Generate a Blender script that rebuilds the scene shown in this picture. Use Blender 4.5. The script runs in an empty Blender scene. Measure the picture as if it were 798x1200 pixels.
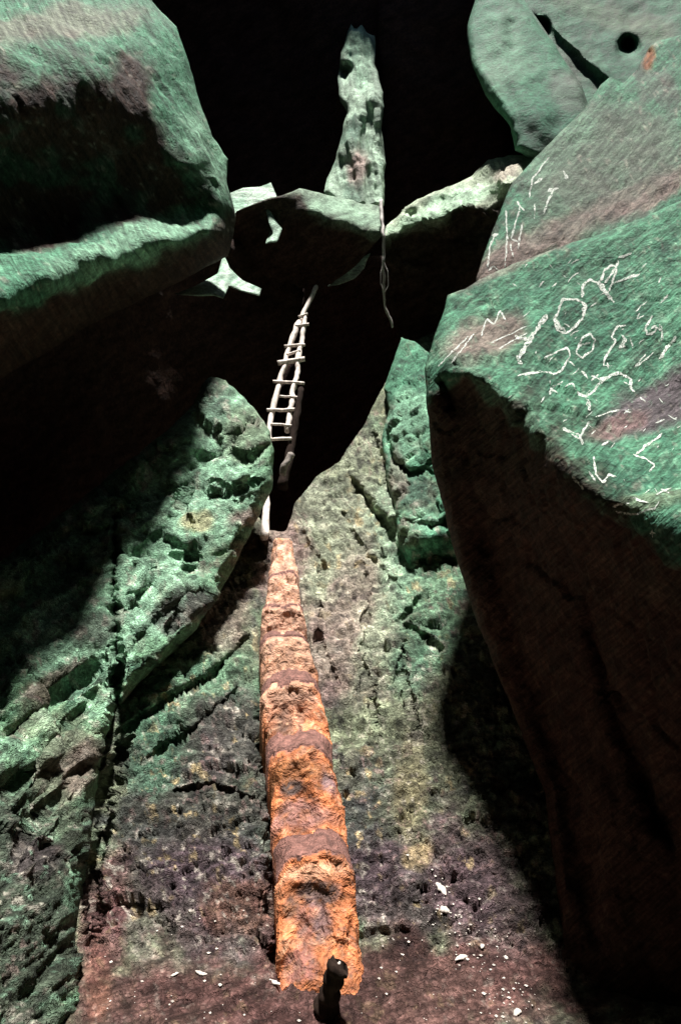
import bpy, math, random
import numpy as np
from mathutils import Vector
random.seed(7); np.random.seed(7)
scene = bpy.context.scene
COL = scene.collection

# ------------------------------------------------------------------ camera
CAM_Z, PITCH, FPX = 1.6, math.radians(6.0), 666.0          # focal length in pixels of the 798x1200 photograph
cam_d = bpy.data.cameras.new('camera'); cam = bpy.data.objects.new('camera', cam_d); COL.objects.link(cam)
cam.location = (0, 0, CAM_Z); cam.rotation_euler = (math.pi/2 + PITCH, 0, 0)
cam_d.sensor_fit = 'VERTICAL'; cam_d.sensor_height = 36.0; cam_d.lens = 36.0*FPX/1200.0
cam_d.clip_start = 0.05; cam_d.clip_end = 500
scene.camera = cam
# ------------------------------------------------------------------ daylight falling through the roof of the cave
SUN_X, SUN_Y = 0.5, 0.5                                     # degrees off the vertical, towards +x and +y
world = bpy.data.worlds.new('World'); scene.world = world; world.use_nodes = True
wn = world.node_tree; bg = wn.nodes['Background']
sky = wn.nodes.new('ShaderNodeTexSky'); sky.sky_type = 'NISHITA'; sky.sun_disc = False
sky.sun_elevation = math.radians(87); sky.sun_rotation = math.radians(72)
wn.links.new(sky.outputs[0], bg.inputs[0]); bg.inputs[1].default_value = 0.02
sun_d = bpy.data.lights.new('sun', 'SUN'); sun = bpy.data.objects.new('sun', sun_d); COL.objects.link(sun)
sun_d.energy = 5.0; sun_d.angle = math.radians(5.5); sun_d.color = (1.0, 0.97, 0.92)
sun.location = (1, 4, 30); sun.rotation_euler = (math.radians(-SUN_Y), math.radians(SUN_X), 0)
scene.view_settings.view_transform = 'Standard'; scene.view_settings.look = 'None'
scene.view_settings.gamma = 1; scene.view_settings.use_curve_mapping = False
scene.view_settings.exposure = 0.95
scene.cycles.max_bounces = 4; scene.cycles.diffuse_bounces = 3; scene.cycles.glossy_bounces = 1; scene.cycles.transparent_max_bounces = 4

# ------------------------------------------------------------------ noise and geometry helpers
def hsh(ix, iy, iz, seed):
    with np.errstate(over='ignore'):
        n = (ix.astype(np.uint32)*np.uint32(374761393) + iy.astype(np.uint32)*np.uint32(668265263)
             + iz.astype(np.uint32)*np.uint32(2246822519) + np.uint32((seed*3266489917) & 0xffffffff))
        n = (n ^ (n >> np.uint32(13)))*np.uint32(1274126177)
        n = (n ^ (n >> np.uint32(16)))*np.uint32(2654435761)
        n = n ^ (n >> np.uint32(15))
    return n.astype(np.float64)/4294967295.0
def vn(P, seed=0):
    """smooth value noise in -1..1 at the points P (n,3)"""
    F = np.floor(P); t = P - F; F = F.astype(np.int64)
    t = t*t*t*(t*(t*6-15)+10)
    r = 0
    for dx in (0, 1):
        wx = t[:, 0] if dx else 1-t[:, 0]
        for dy in (0, 1):
            wy = t[:, 1] if dy else 1-t[:, 1]
            for dz in (0, 1):
                wz = t[:, 2] if dz else 1-t[:, 2]
                r = r + wx*wy*wz*hsh(F[:, 0]+dx, F[:, 1]+dy, F[:, 2]+dz, seed)
    return r*2-1
def fbm(P, wl, oct=4, seed=0, kind='fbm', gain=0.5):
    P = np.asarray(P, float)/wl; a = 1.0; s = 0; tot = 0
    R = np.array([[0.8, 0.6, 0], [-0.6, 0.8, 0], [0, 0, 1]]) @ np.array([[1, 0, 0], [0, 0.8, 0.6], [0, -0.6, 0.8]])
    for o in range(oct):
        n = vn(P, seed+o*17)
        if kind == 'ridge': n = 1-2*np.abs(n)
        elif kind == 'billow': n = 2*np.abs(n)-1
        s = s + a*n; tot += a; a *= gain; P = (P @ R)*2.03+3.7
    return s/tot
def cells(P, size, seed):
    """nearest feature point: offset from it, random numbers of its cell and the gap to the next cell"""
    Q = np.asarray(P, float)/size; F = np.floor(Q).astype(np.int64)
    d1 = np.full(len(Q), 9.0); d2 = np.full(len(Q), 9.0); off = np.zeros_like(Q); rnd = np.zeros((len(Q), 4))
    for dx in (-1, 0, 1):
        for dy in (-1, 0, 1):
            for dz in (-1, 0, 1):
                a, b, c = F[:, 0]+dx, F[:, 1]+dy, F[:, 2]+dz
                r = np.stack([hsh(a, b, c, seed+k) for k in range(3)], -1)
                o = Q-(np.stack([a, b, c], -1)+r); d = np.sqrt((o*o).sum(1)); n = d < d1
                d2 = np.where(n, d1, np.minimum(d2, d)); d1 = np.where(n, d, d1); off[n] = o[n]; rnd[n, :3] = r[n]
    rnd[:, 3] = (rnd[:, 0]*7.31+rnd[:, 1]*3.17+rnd[:, 2]*5.77) % 1.0
    return off*size, rnd, (d2-d1)
def sstep(a, b, x):
    t = np.clip((x-a)/(b-a), 0, 1); return t*t*(3-2*t)
CT, ST = math.cos(PITCH), math.sin(PITCH)
def W(px, py, Y):
    """world point on the sight line of a photo pixel at the horizontal distance Y"""
    px = np.asarray(px, float); py = np.asarray(py, float)
    u = (px-399)/FPX; v = (600-py)/FPX
    d = Y/(CT - v*ST)
    return np.stack([u*d, d*(CT-v*ST), CAM_Z + d*(ST+v*CT)], -1)
def tps(ctrl):
    C = np.array(ctrl, float); X = C[:, :2]/100.0; y = C[:, 2]; n = len(C)
    def K(A, B):
        r2 = ((A[:, None, :]-B[None, :, :])**2).sum(-1)
        return 0.5*r2*np.log(r2+1e-9)
    M = np.zeros((n+3, n+3)); M[:n, :n] = K(X, X)+np.eye(n)*0.002
    M[:n, n] = 1; M[:n, n+1:] = X; M[n, :n] = 1; M[n+1:, :n] = X.T
    w = np.linalg.solve(M, np.concatenate([y, np.zeros(3)]))
    def f(px, py):
        Q = np.stack([px, py], -1)/100.0; out = np.empty(len(Q))
        for i in range(0, len(Q), 20000):
            q = Q[i:i+20000]
            out[i:i+20000] = K(q, X) @ w[:n] + w[n] + q @ w[n+1:]
        return out
    return f
def seg_dist(px, py, pts, closed=False):
    """distance of the points to a polyline, with the nearest point"""
    best = np.full(len(px), 1e9); nx = px.copy(); ny = py.copy(); prm = np.zeros(len(px))
    m = len(pts); k = m if closed else m-1
    for i in range(k):
        (ax, ay), (bx, by) = pts[i][:2], pts[(i+1) % m][:2]
        dx, dy = bx-ax, by-ay; L = dx*dx+dy*dy+1e-9
        t = np.clip(((px-ax)*dx+(py-ay)*dy)/L, 0, 1)
        qx, qy = ax+t*dx, ay+t*dy; d = np.hypot(px-qx, py-qy); s = d < best
        best[s] = d[s]; nx[s] = qx[s]; ny[s] = qy[s]; prm[s] = (i+t[s])/k
    return best, nx, ny, prm
def inside(px, py, poly):
    r = np.zeros(len(px), bool); m = len(poly)
    for i in range(m):
        (ax, ay), (bx, by) = poly[i], poly[(i+1) % m]
        if ay == by: continue
        c = ((ay > py) != (by > py)) & (px < (bx-ax)*(py-ay)/(by-ay)+ax)
        r ^= c
    return r
def rough_poly(poly, amp, seed, step=7):
    out = []
    for i in range(len(poly)):
        a = np.array(poly[i], float); b = np.array(poly[(i+1) % len(poly)], float)
        n = max(1, int(np.linalg.norm(b-a)/step))
        for k in range(n): out.append(a+(b-a)*k/n)
    out = np.array(out); Q = np.c_[out, np.zeros(len(out))]
    out[:, 0] += amp*fbm(Q, 26, 3, seed, gain=0.7); out[:, 1] += amp*fbm(Q, 26, 3, seed+50, gain=0.7)
    return [tuple(p) for p in out]
def vnormals(V, F):
    V = np.asarray(V); n = np.zeros_like(V)
    F = np.asarray(F)
    c = np.cross(V[F[:, 2]]-V[F[:, 0]], V[F[:, -1]]-V[F[:, 1]] if F.shape[1] == 4 else V[F[:, 2]]-V[F[:, 1]])
    if F.shape[1] == 3: c = np.cross(V[F[:, 1]]-V[F[:, 0]], V[F[:, 2]]-V[F[:, 0]])
    for k in range(F.shape[1]): np.add.at(n, F[:, k], c)
    return n/(np.linalg.norm(n, axis=1, keepdims=True)+1e-12)

def tag(o, label=None, cat=None, group=None, kind=None):
    for k, v in (('label', label), ('category', cat), ('group', group), ('kind', kind)):
        if v: o[k] = v
    return o
def mesh_obj(name, V, F, mat, parent=None, colors=None, smooth=True, origin=None, flow=None):
    V = np.asarray(V, float)
    if parent is None:
        o0 = np.array([V[:, 0].mean(), V[:, 1].mean(), V[:, 2].min()]) if origin is None else np.array(origin)
    else: o0 = np.zeros(3) if origin is None else np.array(origin)
    me = bpy.data.meshes.new(name)
    me.from_pydata((V-o0).tolist(), [], F if isinstance(F, list) else F.tolist())
    me.update()
    if smooth: me.polygons.foreach_set('use_smooth', [True]*len(me.polygons))
    if colors is not None:
        at = me.color_attributes.new('Col', 'FLOAT_COLOR', 'POINT')
        c = np.ones((len(V), 4)); c[:, :3] = colors
        at.data.foreach_set('color', c.ravel())
    if flow is not None:
        at = me.attributes.new('Flow', 'FLOAT_VECTOR', 'POINT'); fl = np.zeros((len(V), 3)); fl[:len(flow)] = flow
        at.data.foreach_set('vector', fl.ravel())
    me.materials.append(mat)
    o = bpy.data.objects.new(name, me); COL.objects.link(o)
    if parent is None: o.location = o0
    else:
        o.parent = parent; o.matrix_parent_inverse.identity()
        o.location = Vector(o0.tolist()) - parent.location
    return o
def empty(name, loc):
    o = bpy.data.objects.new(name, None); COL.objects.link(o); o.location = loc; o.empty_display_size = 0.1
    return o
def tube(path, rad, seg=7, wob=0.0, seed=0):
    """vertices and faces of a tube along a path (n,3); rad a number or one per point"""
    P = np.asarray(path, float); n = len(P); r = np.broadcast_to(np.asarray(rad, float), (n,)).copy()
    T = np.gradient(P, axis=0); T /= np.linalg.norm(T, axis=1, keepdims=True)+1e-9
    up = np.array([0.3, 0.9, 0.2]); A = np.cross(T, up); A /= np.linalg.norm(A, axis=1, keepdims=True)+1e-9
    B = np.cross(T, A); V = []; F = []
    for i in range(n):
        for k in range(seg):
            a = 2*math.pi*k/seg
            V.append(P[i]+r[i]*(math.cos(a)*A[i]+math.sin(a)*B[i]))
    for i in range(n-1):
        for k in range(seg):
            F.append([i*seg+k, i*seg+(k+1) % seg, (i+1)*seg+(k+1) % seg, (i+1)*seg+k])
    V = np.array(V); nv = len(V); V = np.vstack([V, P[0], P[-1]])
    for k in range(seg):
        F.append([nv, (k+1) % seg, k]); F.append([nv+1, (n-1)*seg+k, (n-1)*seg+(k+1) % seg])
    if wob: V = V + wob*np.stack([fbm(V, 0.12, 3, seed+s) for s in (0, 5, 9)], -1)
    return V, F
def subdiv(pts, n):
    pts = np.asarray(pts, float); s = np.r_[0, np.cumsum(np.linalg.norm(np.diff(pts, axis=0), axis=1))]
    t = np.linspace(0, s[-1], n)
    return np.stack([np.interp(t, s, pts[:, k]) for k in range(pts.shape[1])], -1)

# ------------------------------------------------------------------ materials
def new_mat(name):
    m = bpy.data.materials.new(name); m.use_nodes = True
    nt = m.node_tree; b = nt.nodes['Principled BSDF']
    return m, nt, b
def rock_mat(name, grain=60.0, contrast=0.55, bump=0.6, rough=0.85, spec=0.25, pit=0.5, flow=0.0, etch=0.28):
    m, nt, b = new_mat(name); N = nt.nodes.new; L = nt.links.new
    tc = N('ShaderNodeTexCoord')
    at = N('ShaderNodeAttribute'); at.attribute_name = 'Col'
    n1 = N('ShaderNodeTexNoise'); n1.inputs['Scale'].default_value = grain; n1.inputs['Detail'].default_value = 2; n1.inputs['Roughness'].default_value = 0.7
    n2 = N('ShaderNodeTexNoise'); n2.inputs['Scale'].default_value = grain*0.22; n2.inputs['Detail'].default_value = 4; n2.inputs['Roughness'].default_value = 0.65; n2.inputs['Distortion'].default_value = 0.6
    if pit > 0.4: vo = N('ShaderNodeTexVoronoi'); vo.inputs['Scale'].default_value = grain*0.45; vo.feature = 'DISTANCE_TO_EDGE'
    L(tc.outputs['Object'], n1.inputs['Vector']); L(tc.outputs['Object'], n2.inputs['Vector'])
    if pit > 0.4:
        wp = N('ShaderNodeVectorMath'); wp.operation = 'MULTIPLY_ADD'; L(n2.outputs['Color'], wp.inputs[0]); wp.inputs[1].default_value = (0.09, 0.09, 0.09); L(tc.outputs['Object'], wp.inputs[2])
        L(wp.outputs[0], vo.inputs['Vector'])
    mr = N('ShaderNodeMapRange'); mr.inputs['From Min'].default_value = 0.3; mr.inputs['From Max'].default_value = 0.7
    mr.inputs['To Min'].default_value = 1-contrast*0.6; mr.inputs['To Max'].default_value = 1+contrast*0.6
    L(n1.outputs[0], mr.inputs['Value'])
    m2 = N('ShaderNodeMapRange'); m2.inputs['From Min'].default_value = 0.32; m2.inputs['From Max'].default_value = 0.68
    m2.inputs['To Min'].default_value = 1-contrast; m2.inputs['To Max'].default_value = 1+contrast
    L(n2.outputs[0], m2.inputs['Value'])
    mu = N('ShaderNodeMath'); mu.operation = 'MULTIPLY'; L(mr.outputs[0], mu.inputs[0]); L(m2.outputs[0], mu.inputs[1])
    vm = N('ShaderNodeVectorMath'); vm.operation = 'SCALE'; L(at.outputs['Color'], vm.inputs[0]); L(mu.outputs[0], vm.inputs['Scale'])
    L(vm.outputs[0], b.inputs['Base Color'])
    # relief
    pm = None
    if pit > 0.4: pe = N('ShaderNodeMapRange'); pe.inputs['From Max'].default_value = 0.18; L(vo.outputs['Distance'], pe.inputs['Value'])
    if pit > 0.4: pm = N('ShaderNodeMath'); pm.operation = 'MULTIPLY_ADD'; L(pe.outputs[0], pm.inputs[0]); pm.inputs[1].default_value = pit
    ad = N('ShaderNodeMath'); ad.operation = 'MULTIPLY_ADD'; L(n2.outputs[0], ad.inputs[0]); ad.inputs[1].default_value = 2.0
    fz = N('ShaderNodeMath'); fz.operation = 'MULTIPLY'; fz.inputs[1].default_value = 0.35; L(n1.outputs[0], fz.inputs[0]); L(fz.outputs[0], ad.inputs[2])
    if pm: L(ad.outputs[0], pm.inputs[2])
    else: pm = ad
    hgt = pm
    if flow:
        af = N('ShaderNodeAttribute'); af.attribute_name = 'Flow'
        n3 = N('ShaderNodeTexNoise'); n3.inputs['Scale'].default_value = 1.0; n3.inputs['Detail'].default_value = 3; n3.inputs['Roughness'].default_value = 0.6
        L(af.outputs['Vector'], n3.inputs['Vector'])
        hgt = N('ShaderNodeMath'); hgt.operation = 'MULTIPLY_ADD'; L(n3.outputs[0], hgt.inputs[0]); hgt.inputs[1].default_value = flow; L(pm.outputs[0], hgt.inputs[2])
        m3 = N('ShaderNodeMapRange'); m3.inputs['From Min'].default_value = 0.32; m3.inputs['From Max'].default_value = 0.68
        m3.inputs['To Min'].default_value = 1-etch; m3.inputs['To Max'].default_value = 1+etch*1.35; L(n3.outputs[0], m3.inputs['Value'])  # streak tone; on the boulders its light end paints glinting grains
        mx = N('ShaderNodeMath'); mx.operation = 'MULTIPLY'; L(mu.outputs[0], mx.inputs[0]); L(m3.outputs[0], mx.inputs[1]); L(mx.outputs[0], vm.inputs['Scale'])
    bp = N('ShaderNodeBump'); bp.inputs['Strength'].default_value = bump; bp.inputs['Distance'].default_value = 0.03
    L(hgt.outputs[0], bp.inputs['Height']); L(bp.outputs[0], b.inputs['Normal'])
    rr = N('ShaderNodeMapRange'); rr.inputs['To Min'].default_value = rough-0.2; rr.inputs['To Max'].default_value = min(1, rough+0.12); L(n2.outputs[0], rr.inputs['Value'])
    L(rr.outputs[0], b.inputs['Roughness']); b.inputs['Specular IOR Level'].default_value = spec
    return m
M_SLOPE = rock_mat('rough_algae_rock', 80, 0.5, 0.75, 0.8, 0.18, 0.6, 0.5, 0.35)
M_ROCK = rock_mat('algae_limestone', 90, 0.5, 0.55, 0.84, 0.12, 0.25, 1.3, 0.45)
M_SMOOTH = rock_mat('smooth_limestone', 60, 0.45, 0.4, 0.84, 0.12, 0.15, 0.5, 0.3)
M_CLAY = rock_mat('orange_clay_wood', 55, 0.4, 0.7, 0.75, 0.35, 0.25)
M_MUD = rock_mat('trodden_mud', 120, 0.5, 0.7, 0.7, 0.35, 0.2)
def plain_mat(name, col, rough=0.8, scale=30, contrast=0.3, bump=0.3, stretch=(1, 1, 1)):
    m, nt, b = new_mat(name); N = nt.nodes.new; L = nt.links.new
    tc = N('ShaderNodeTexCoord'); mp = N('ShaderNodeMapping'); mp.inputs['Scale'].default_value = stretch
    L(tc.outputs['Object'], mp.inputs['Vector'])
    n = N('ShaderNodeTexNoise'); n.inputs['Scale'].default_value = scale; n.inputs['Detail'].default_value = 6; L(mp.outputs[0], n.inputs['Vector'])
    r = N('ShaderNodeMapRange'); r.inputs['From Min'].default_value = 0.3; r.inputs['From Max'].default_value = 0.7
    r.inputs['To Min'].default_value = 1-contrast; r.inputs['To Max'].default_value = 1+contrast; L(n.outputs[0], r.inputs['Value'])
    v = N('ShaderNodeVectorMath'); v.operation = 'SCALE'; v.inputs[0].default_value = col; L(r.outputs[0], v.inputs['Scale'])
    L(v.outputs[0], b.inputs['Base Color']); b.inputs['Roughness'].default_value = rough
    bp = N('ShaderNodeBump'); bp.inputs['Strength'].default_value = bump; bp.inputs['Distance'].default_value = 0.01
    L(n.outputs[0], bp.inputs['Height']); L(bp.outputs[0], b.inputs['Normal'])
    return m
M_CHALK = plain_mat('scratched_chalk', (0.62, 0.66, 0.6), 0.9, 60, 0.45, 0.3)
nt = M_CHALK.node_tree; tn = nt.nodes.new('ShaderNodeTexNoise'); tn.inputs['Scale'].default_value = 130; tn.inputs['Detail'].default_value = 3
cr = nt.nodes.new('ShaderNodeMapRange'); cr.inputs['From Min'].default_value = 0.34; cr.inputs['From Max'].default_value = 0.56
nt.links.new(nt.nodes['Texture Coordinate'].outputs['Object'], tn.inputs['Vector']); nt.links.new(tn.outputs[0], cr.inputs['Value'])
nt.links.new(cr.outputs[0], nt.nodes['Principled BSDF'].inputs['Alpha'])          # the chalk skips over the pits of the rock
M_PALE = plain_mat('pale_weathered_wood', (0.8, 0.7, 0.63), 0.7, 40, 0.4, 0.6, (1, 1, 0.15))
M_DARKW = plain_mat('dark_rotten_wood', (0.022, 0.014, 0.011), 0.95, 50, 0.5, 0.6, (1, 1, 0.2))
M_DARKW.node_tree.nodes['Principled BSDF'].inputs['Specular IOR Level'].default_value = 0.08
M_BONE = plain_mat('pale_chip', (0.62, 0.56, 0.5), 0.7, 60, 0.35, 0.3)
M_ROOT = plain_mat('pale_root', (0.55, 0.5, 0.47), 0.7, 60, 0.3, 0.3)

GREEN = (0.105, 0.285, 0.175); MINT = (0.34, 0.58, 0.4); DGREEN = (0.035, 0.12, 0.08); OLIVE = (0.225, 0.255, 0.165)
PURPLE = (0.08, 0.05, 0.062); MUD = (0.095, 0.047, 0.042); PINK = (0.32, 0.2, 0.19); SHADE_BROWN = (0.05, 0.026, 0.02)  # the brown is darkened to paint shade on rock
SLATE = (0.05, 0.054, 0.06); YEL = (0.5, 0.38, 0.2); ORANGE = (0.45, 0.17, 0.07); GREY = (0.18, 0.17, 0.155)
PALE = (0.52, 0.47, 0.4); INK = (0.025, 0.02, 0.024); LGREEN = (0.2, 0.4, 0.25)

def paint(px, py, base, blobs, seed, mott=None, fine=None, cz=1.0):
    """albedo from patches of algae, mud, stain and painted light and shade, edges broken up with noise"""
    n = len(px); Q = np.c_[px, py, np.zeros(n)]
    c = np.tile(np.array(base, float), (n, 1))
    if mott:
        for i, (col, wl, thr, k) in enumerate(mott):
            w = k*sstep(thr-0.12, thr+0.22, fbm(Q, wl, 5, seed+31*i+5, gain=0.62))
            c = c*(1-w[:, None])+np.array(col)*w[:, None]
    for i, (cx, cy, rx, ry, ang, col, k) in enumerate(blobs):
        a = math.radians(ang); dx = px-cx; dy = py-cy
        u = (dx*math.cos(a)+dy*math.sin(a))/rx; v = (-dx*math.sin(a)+dy*math.cos(a))/ry
        d = np.hypot(u, v)+0.55*fbm(Q, 40, 5, seed+101+13*i, gain=0.65)
        w = k*(1-sstep(0.55, 1.15, d))
        c = c*(1-w[:, None])+np.array(col)*w[:, None]
    for i, (col, wl, thr, k) in enumerate(fine or ()):          # flakes and specks of lichen, mud, bare rock and painted grain glints
        w = k*sstep(thr-0.06, thr+0.14, fbm(Q, wl, 4, seed+901+37*i, gain=0.6))*np.clip(0.55+0.9*fbm(Q, 70, 3, seed+951+i), 0.05, 1)*cz
        c = c*(1-w[:, None])+np.array(col)*w[:, None]
    return c

# ------------------------------------------------------------------ rocks: a modelled front and a closed back
ROCKS = {}
def rock(name, poly, ctrl, mat, base, blobs=(), mott=None, step=3.0, jag=2.0, seed=1, disp=((0.6, 0.05, 'fbm'),), streak=None,
         cracks=(), edge=(14, 0.18), thick=1.6, depth_fn=None, shrink=True, bumps=(), fine=None, flakes=(), gain=1.0, under=None, calm=None):
    poly = rough_poly(poly, jag, seed); pa = np.array(poly)
    x0, y0 = pa.min(0)-step; x1, y1 = pa.max(0)+step
    gx = np.arange(x0, x1+step, step); gy = np.arange(y0, y1+step, step)
    X, Yy = np.meshgrid(gx, gy); px = X.ravel(); py = Yy.ravel(); nx, ny = len(gx), len(gy)
    ins = inside(px, py, poly)
    I = ins.reshape(ny, nx)
    cell = I[:-1, :-1] | I[:-1, 1:] | I[1:, :-1] | I[1:, 1:]
    idx = np.arange(nx*ny).reshape(ny, nx)
    cy, cx = np.nonzero(cell)
    F = np.stack([idx[cy, cx], idx[cy+1, cx], idx[cy+1, cx+1], idx[cy, cx+1]], -1)
    used = np.unique(F); remap = np.full(nx*ny, -1); remap[used] = np.arange(len(used)); F = remap[F]
    px, py, ins = px[used], py[used], ins[used]
    e, qx, qy, _ = seg_dist(px, py, poly, True)
    px = np.where(ins, px, qx); py = np.where(ins, py, qy); e = np.where(ins, e, 0)
    f = depth_fn or tps(ctrl)
    Yv = f(px, py)
    r = np.clip(1-e/edge[0], 0, 1); Yv = Yv+edge[1]*(1-np.sqrt(1-(r*0.999)**2))
    for (pts, w, dep) in cracks:
        pts = rough_poly(pts+pts[::-1], 1.5, seed+3, 5)[:] if False else pts
        wobx = 3.0*fbm(np.c_[px, py, 0*px], 22, 3, seed+77); woby = 3.0*fbm(np.c_[px, py, 0*px], 22, 3, seed+78)
        dd, _, _, prm = seg_dist(px+wobx, py+woby, pts)
        ta = np.clip(np.minimum(prm, 1-prm)*6+0.25, 0, 1)
        Yv = Yv+dep*ta*np.exp(-(dd/(w*(0.5+0.5*ta)))**2)
    for (bx, by, rx, ry, ang, h) in bumps:
        a = math.radians(ang); u = ((px-bx)*math.cos(a)+(py-by)*math.sin(a))/rx; v = (-(px-bx)*math.sin(a)+(py-by)*math.cos(a))/ry
        Yv = Yv-h*np.exp(-(u*u+v*v))
    V = W(px, py, Yv); ROCKS[name] = (f, V)
    N = vnormals(V, F)
    fl = (N*(V-np.array([0, 0, CAM_Z]))).sum(1).mean() > 0
    if fl: F = F[:, ::-1]; N = -N
    hgt = np.zeros(len(V))
    for i, (wl, amp, kind) in enumerate(disp): hgt += amp*fbm(V, wl, 4, seed+200+i*7, kind, 0.55)
    if streak:
        for (ang, along, across, amp) in streak:
            a = math.radians(ang); s = px*math.cos(a)+py*math.sin(a); t = -px*math.sin(a)+py*math.cos(a)
            hgt += amp*fbm(np.c_[s/along, t/across, Yv*0.5], 1.0, 4, seed+400, 'fbm', 0.6)
    cz = 1-0.75*sstep(calm[0], calm[1], py+20*fbm(np.c_[px, py, 0*px], 60, 3, seed+5)) if calm else np.ones(len(px))
    colr = paint(px, py, base, blobs, seed, mott, fine, cz)*gain
    hgt *= cz
    if under:                                              # shade painted brown below the line where the rock turns dark
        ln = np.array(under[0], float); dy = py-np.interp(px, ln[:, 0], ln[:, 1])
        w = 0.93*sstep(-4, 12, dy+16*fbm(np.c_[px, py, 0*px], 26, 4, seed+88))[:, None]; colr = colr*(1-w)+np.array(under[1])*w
    for i, (size, hh, tilt, cv) in enumerate(flakes):      # chipped flakes: every cell its own height, tilt and tone
        Q = V+size*0.45*np.stack([fbm(V, size*1.3, 3, seed+700+i*9+j) for j in range(3)], -1)
        off, rnd, gap = cells(Q*np.array([0.75, 1.0, 1.0]), size, seed+750+i*5)
        hgt += cz*(hh*(rnd[:, 3]-0.5)*np.clip(gap*5, 0.0, 1)+tilt*(off*(rnd[:, :3]-0.5)).sum(1)*2-0.35*hh*(1-np.clip(gap*6, 0, 1)))
        colr = colr*(1+cv*(2*((rnd[:, 3]*3.7) % 1)-1))[:, None]
    hgt *= np.clip(e/6.0, 0.15, 1)
    V = V+N*hgt[:, None]
    # closed back
    ed = {}
    for q in F:
        for k in range(4):
            a, b = int(q[k]), int(q[(k+1) % 4]); key = (min(a, b), max(a, b))
            ed[key] = None if key in ed else (a, b)
    be = [v for v in ed.values() if v]
    bv = sorted({v for p in be for v in p}); bi = {v: i for i, v in enumerate(bv)}
    c0 = V[bv].mean(0); dirv = c0-np.array([0, 0, CAM_Z]); dirv /= np.linalg.norm(dirv)
    Vs = [V]; Cs = [colr]; FL = F.tolist(); prev = {v: v for v in bv}; base_n = len(V)
    for k, (o, s) in enumerate(((0.15, 0.985), (0.45, 0.94), (0.8, 0.84), (1.0, 0.62))):
        R = c0+(V[bv]-c0)*(s if shrink else 1)+dirv*thick*o
        R = R+0.1*thick*np.stack([fbm(R, 0.9, 3, seed+600+j) for j in range(3)], -1)*o
        Vs.append(R); Cs.append(colr[bv]); cur = {v: base_n+bi[v] for v in bv}; base_n += len(bv)
        for a, b in be: FL.append([prev[b], prev[a], cur[a], cur[b]])
        prev = cur
    Vs.append((c0+dirv*thick*1.05)[None, :]); Cs.append(np.array([base])); ci = base_n
    for a, b in be: FL.append([prev[b], prev[a], ci])
    fa, fl_, fc = (streak[0][:3] if streak else (-30, 14, 9)); a = math.radians(fa)
    flow = np.c_[(px*math.cos(a)+py*math.sin(a))/(fl_*1.3), (-px*math.sin(a)+py*math.cos(a))/(fc*0.9), Yv*2]
    return mesh_obj(name, np.vstack(Vs), FL, mat, None, np.vstack(Cs), flow=flow)

# ================================================================== THE SETTING
# slope of rock under the notched log, running down to the mud floor
PY = np.array([-10, 0, 2.3, 2.55, 2.8, 3.2, 5.4, 6.0, 7.0, 8.4, 9.5, 12]); PZ = np.array([0, 0, 0.0, 0.05, 0.2, 0.462, 1.914, 2.45, 3.45, 4.95, 5.9, 8.0])
def slope_h(x, y):
    h = np.interp(y, PY, PZ)
    lift = sstep(2.5, 4.5, y)
    return h+lift*(0.10*np.clip(x-0.2, 0, 2)+0.05*np.sin(x*2.1+y)) - 0.10*lift*np.exp(-((x+0.75)/0.35)**2)
def slope_Y(px, py):
    u = (px-399)/FPX; v = (600-py)/FPX; m = (ST+v*CT)/(CT-v*ST); ux = u/(CT-v*ST)
    ys = np.linspace(1.0, 11.5, 700); out = np.empty(len(px))
    for i in range(0, len(px), 8000):
        mm = m[i:i+8000, None]; uu = ux[i:i+8000, None]
        g = slope_h(uu*ys, ys)-(CAM_Z+mm*ys)
        k = np.argmax(g > 0, 1); k = np.where((g > 0).any(1), k, len(ys)-1); k = np.maximum(k, 1)
        a = g[np.arange(len(k)), k-1]; b = g[np.arange(len(k)), k]
        t = np.clip(-a/(b-a+1e-9), 0, 1); out[i:i+8000] = ys[k-1]+t*(ys[1]-ys[0])
    return out
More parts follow.
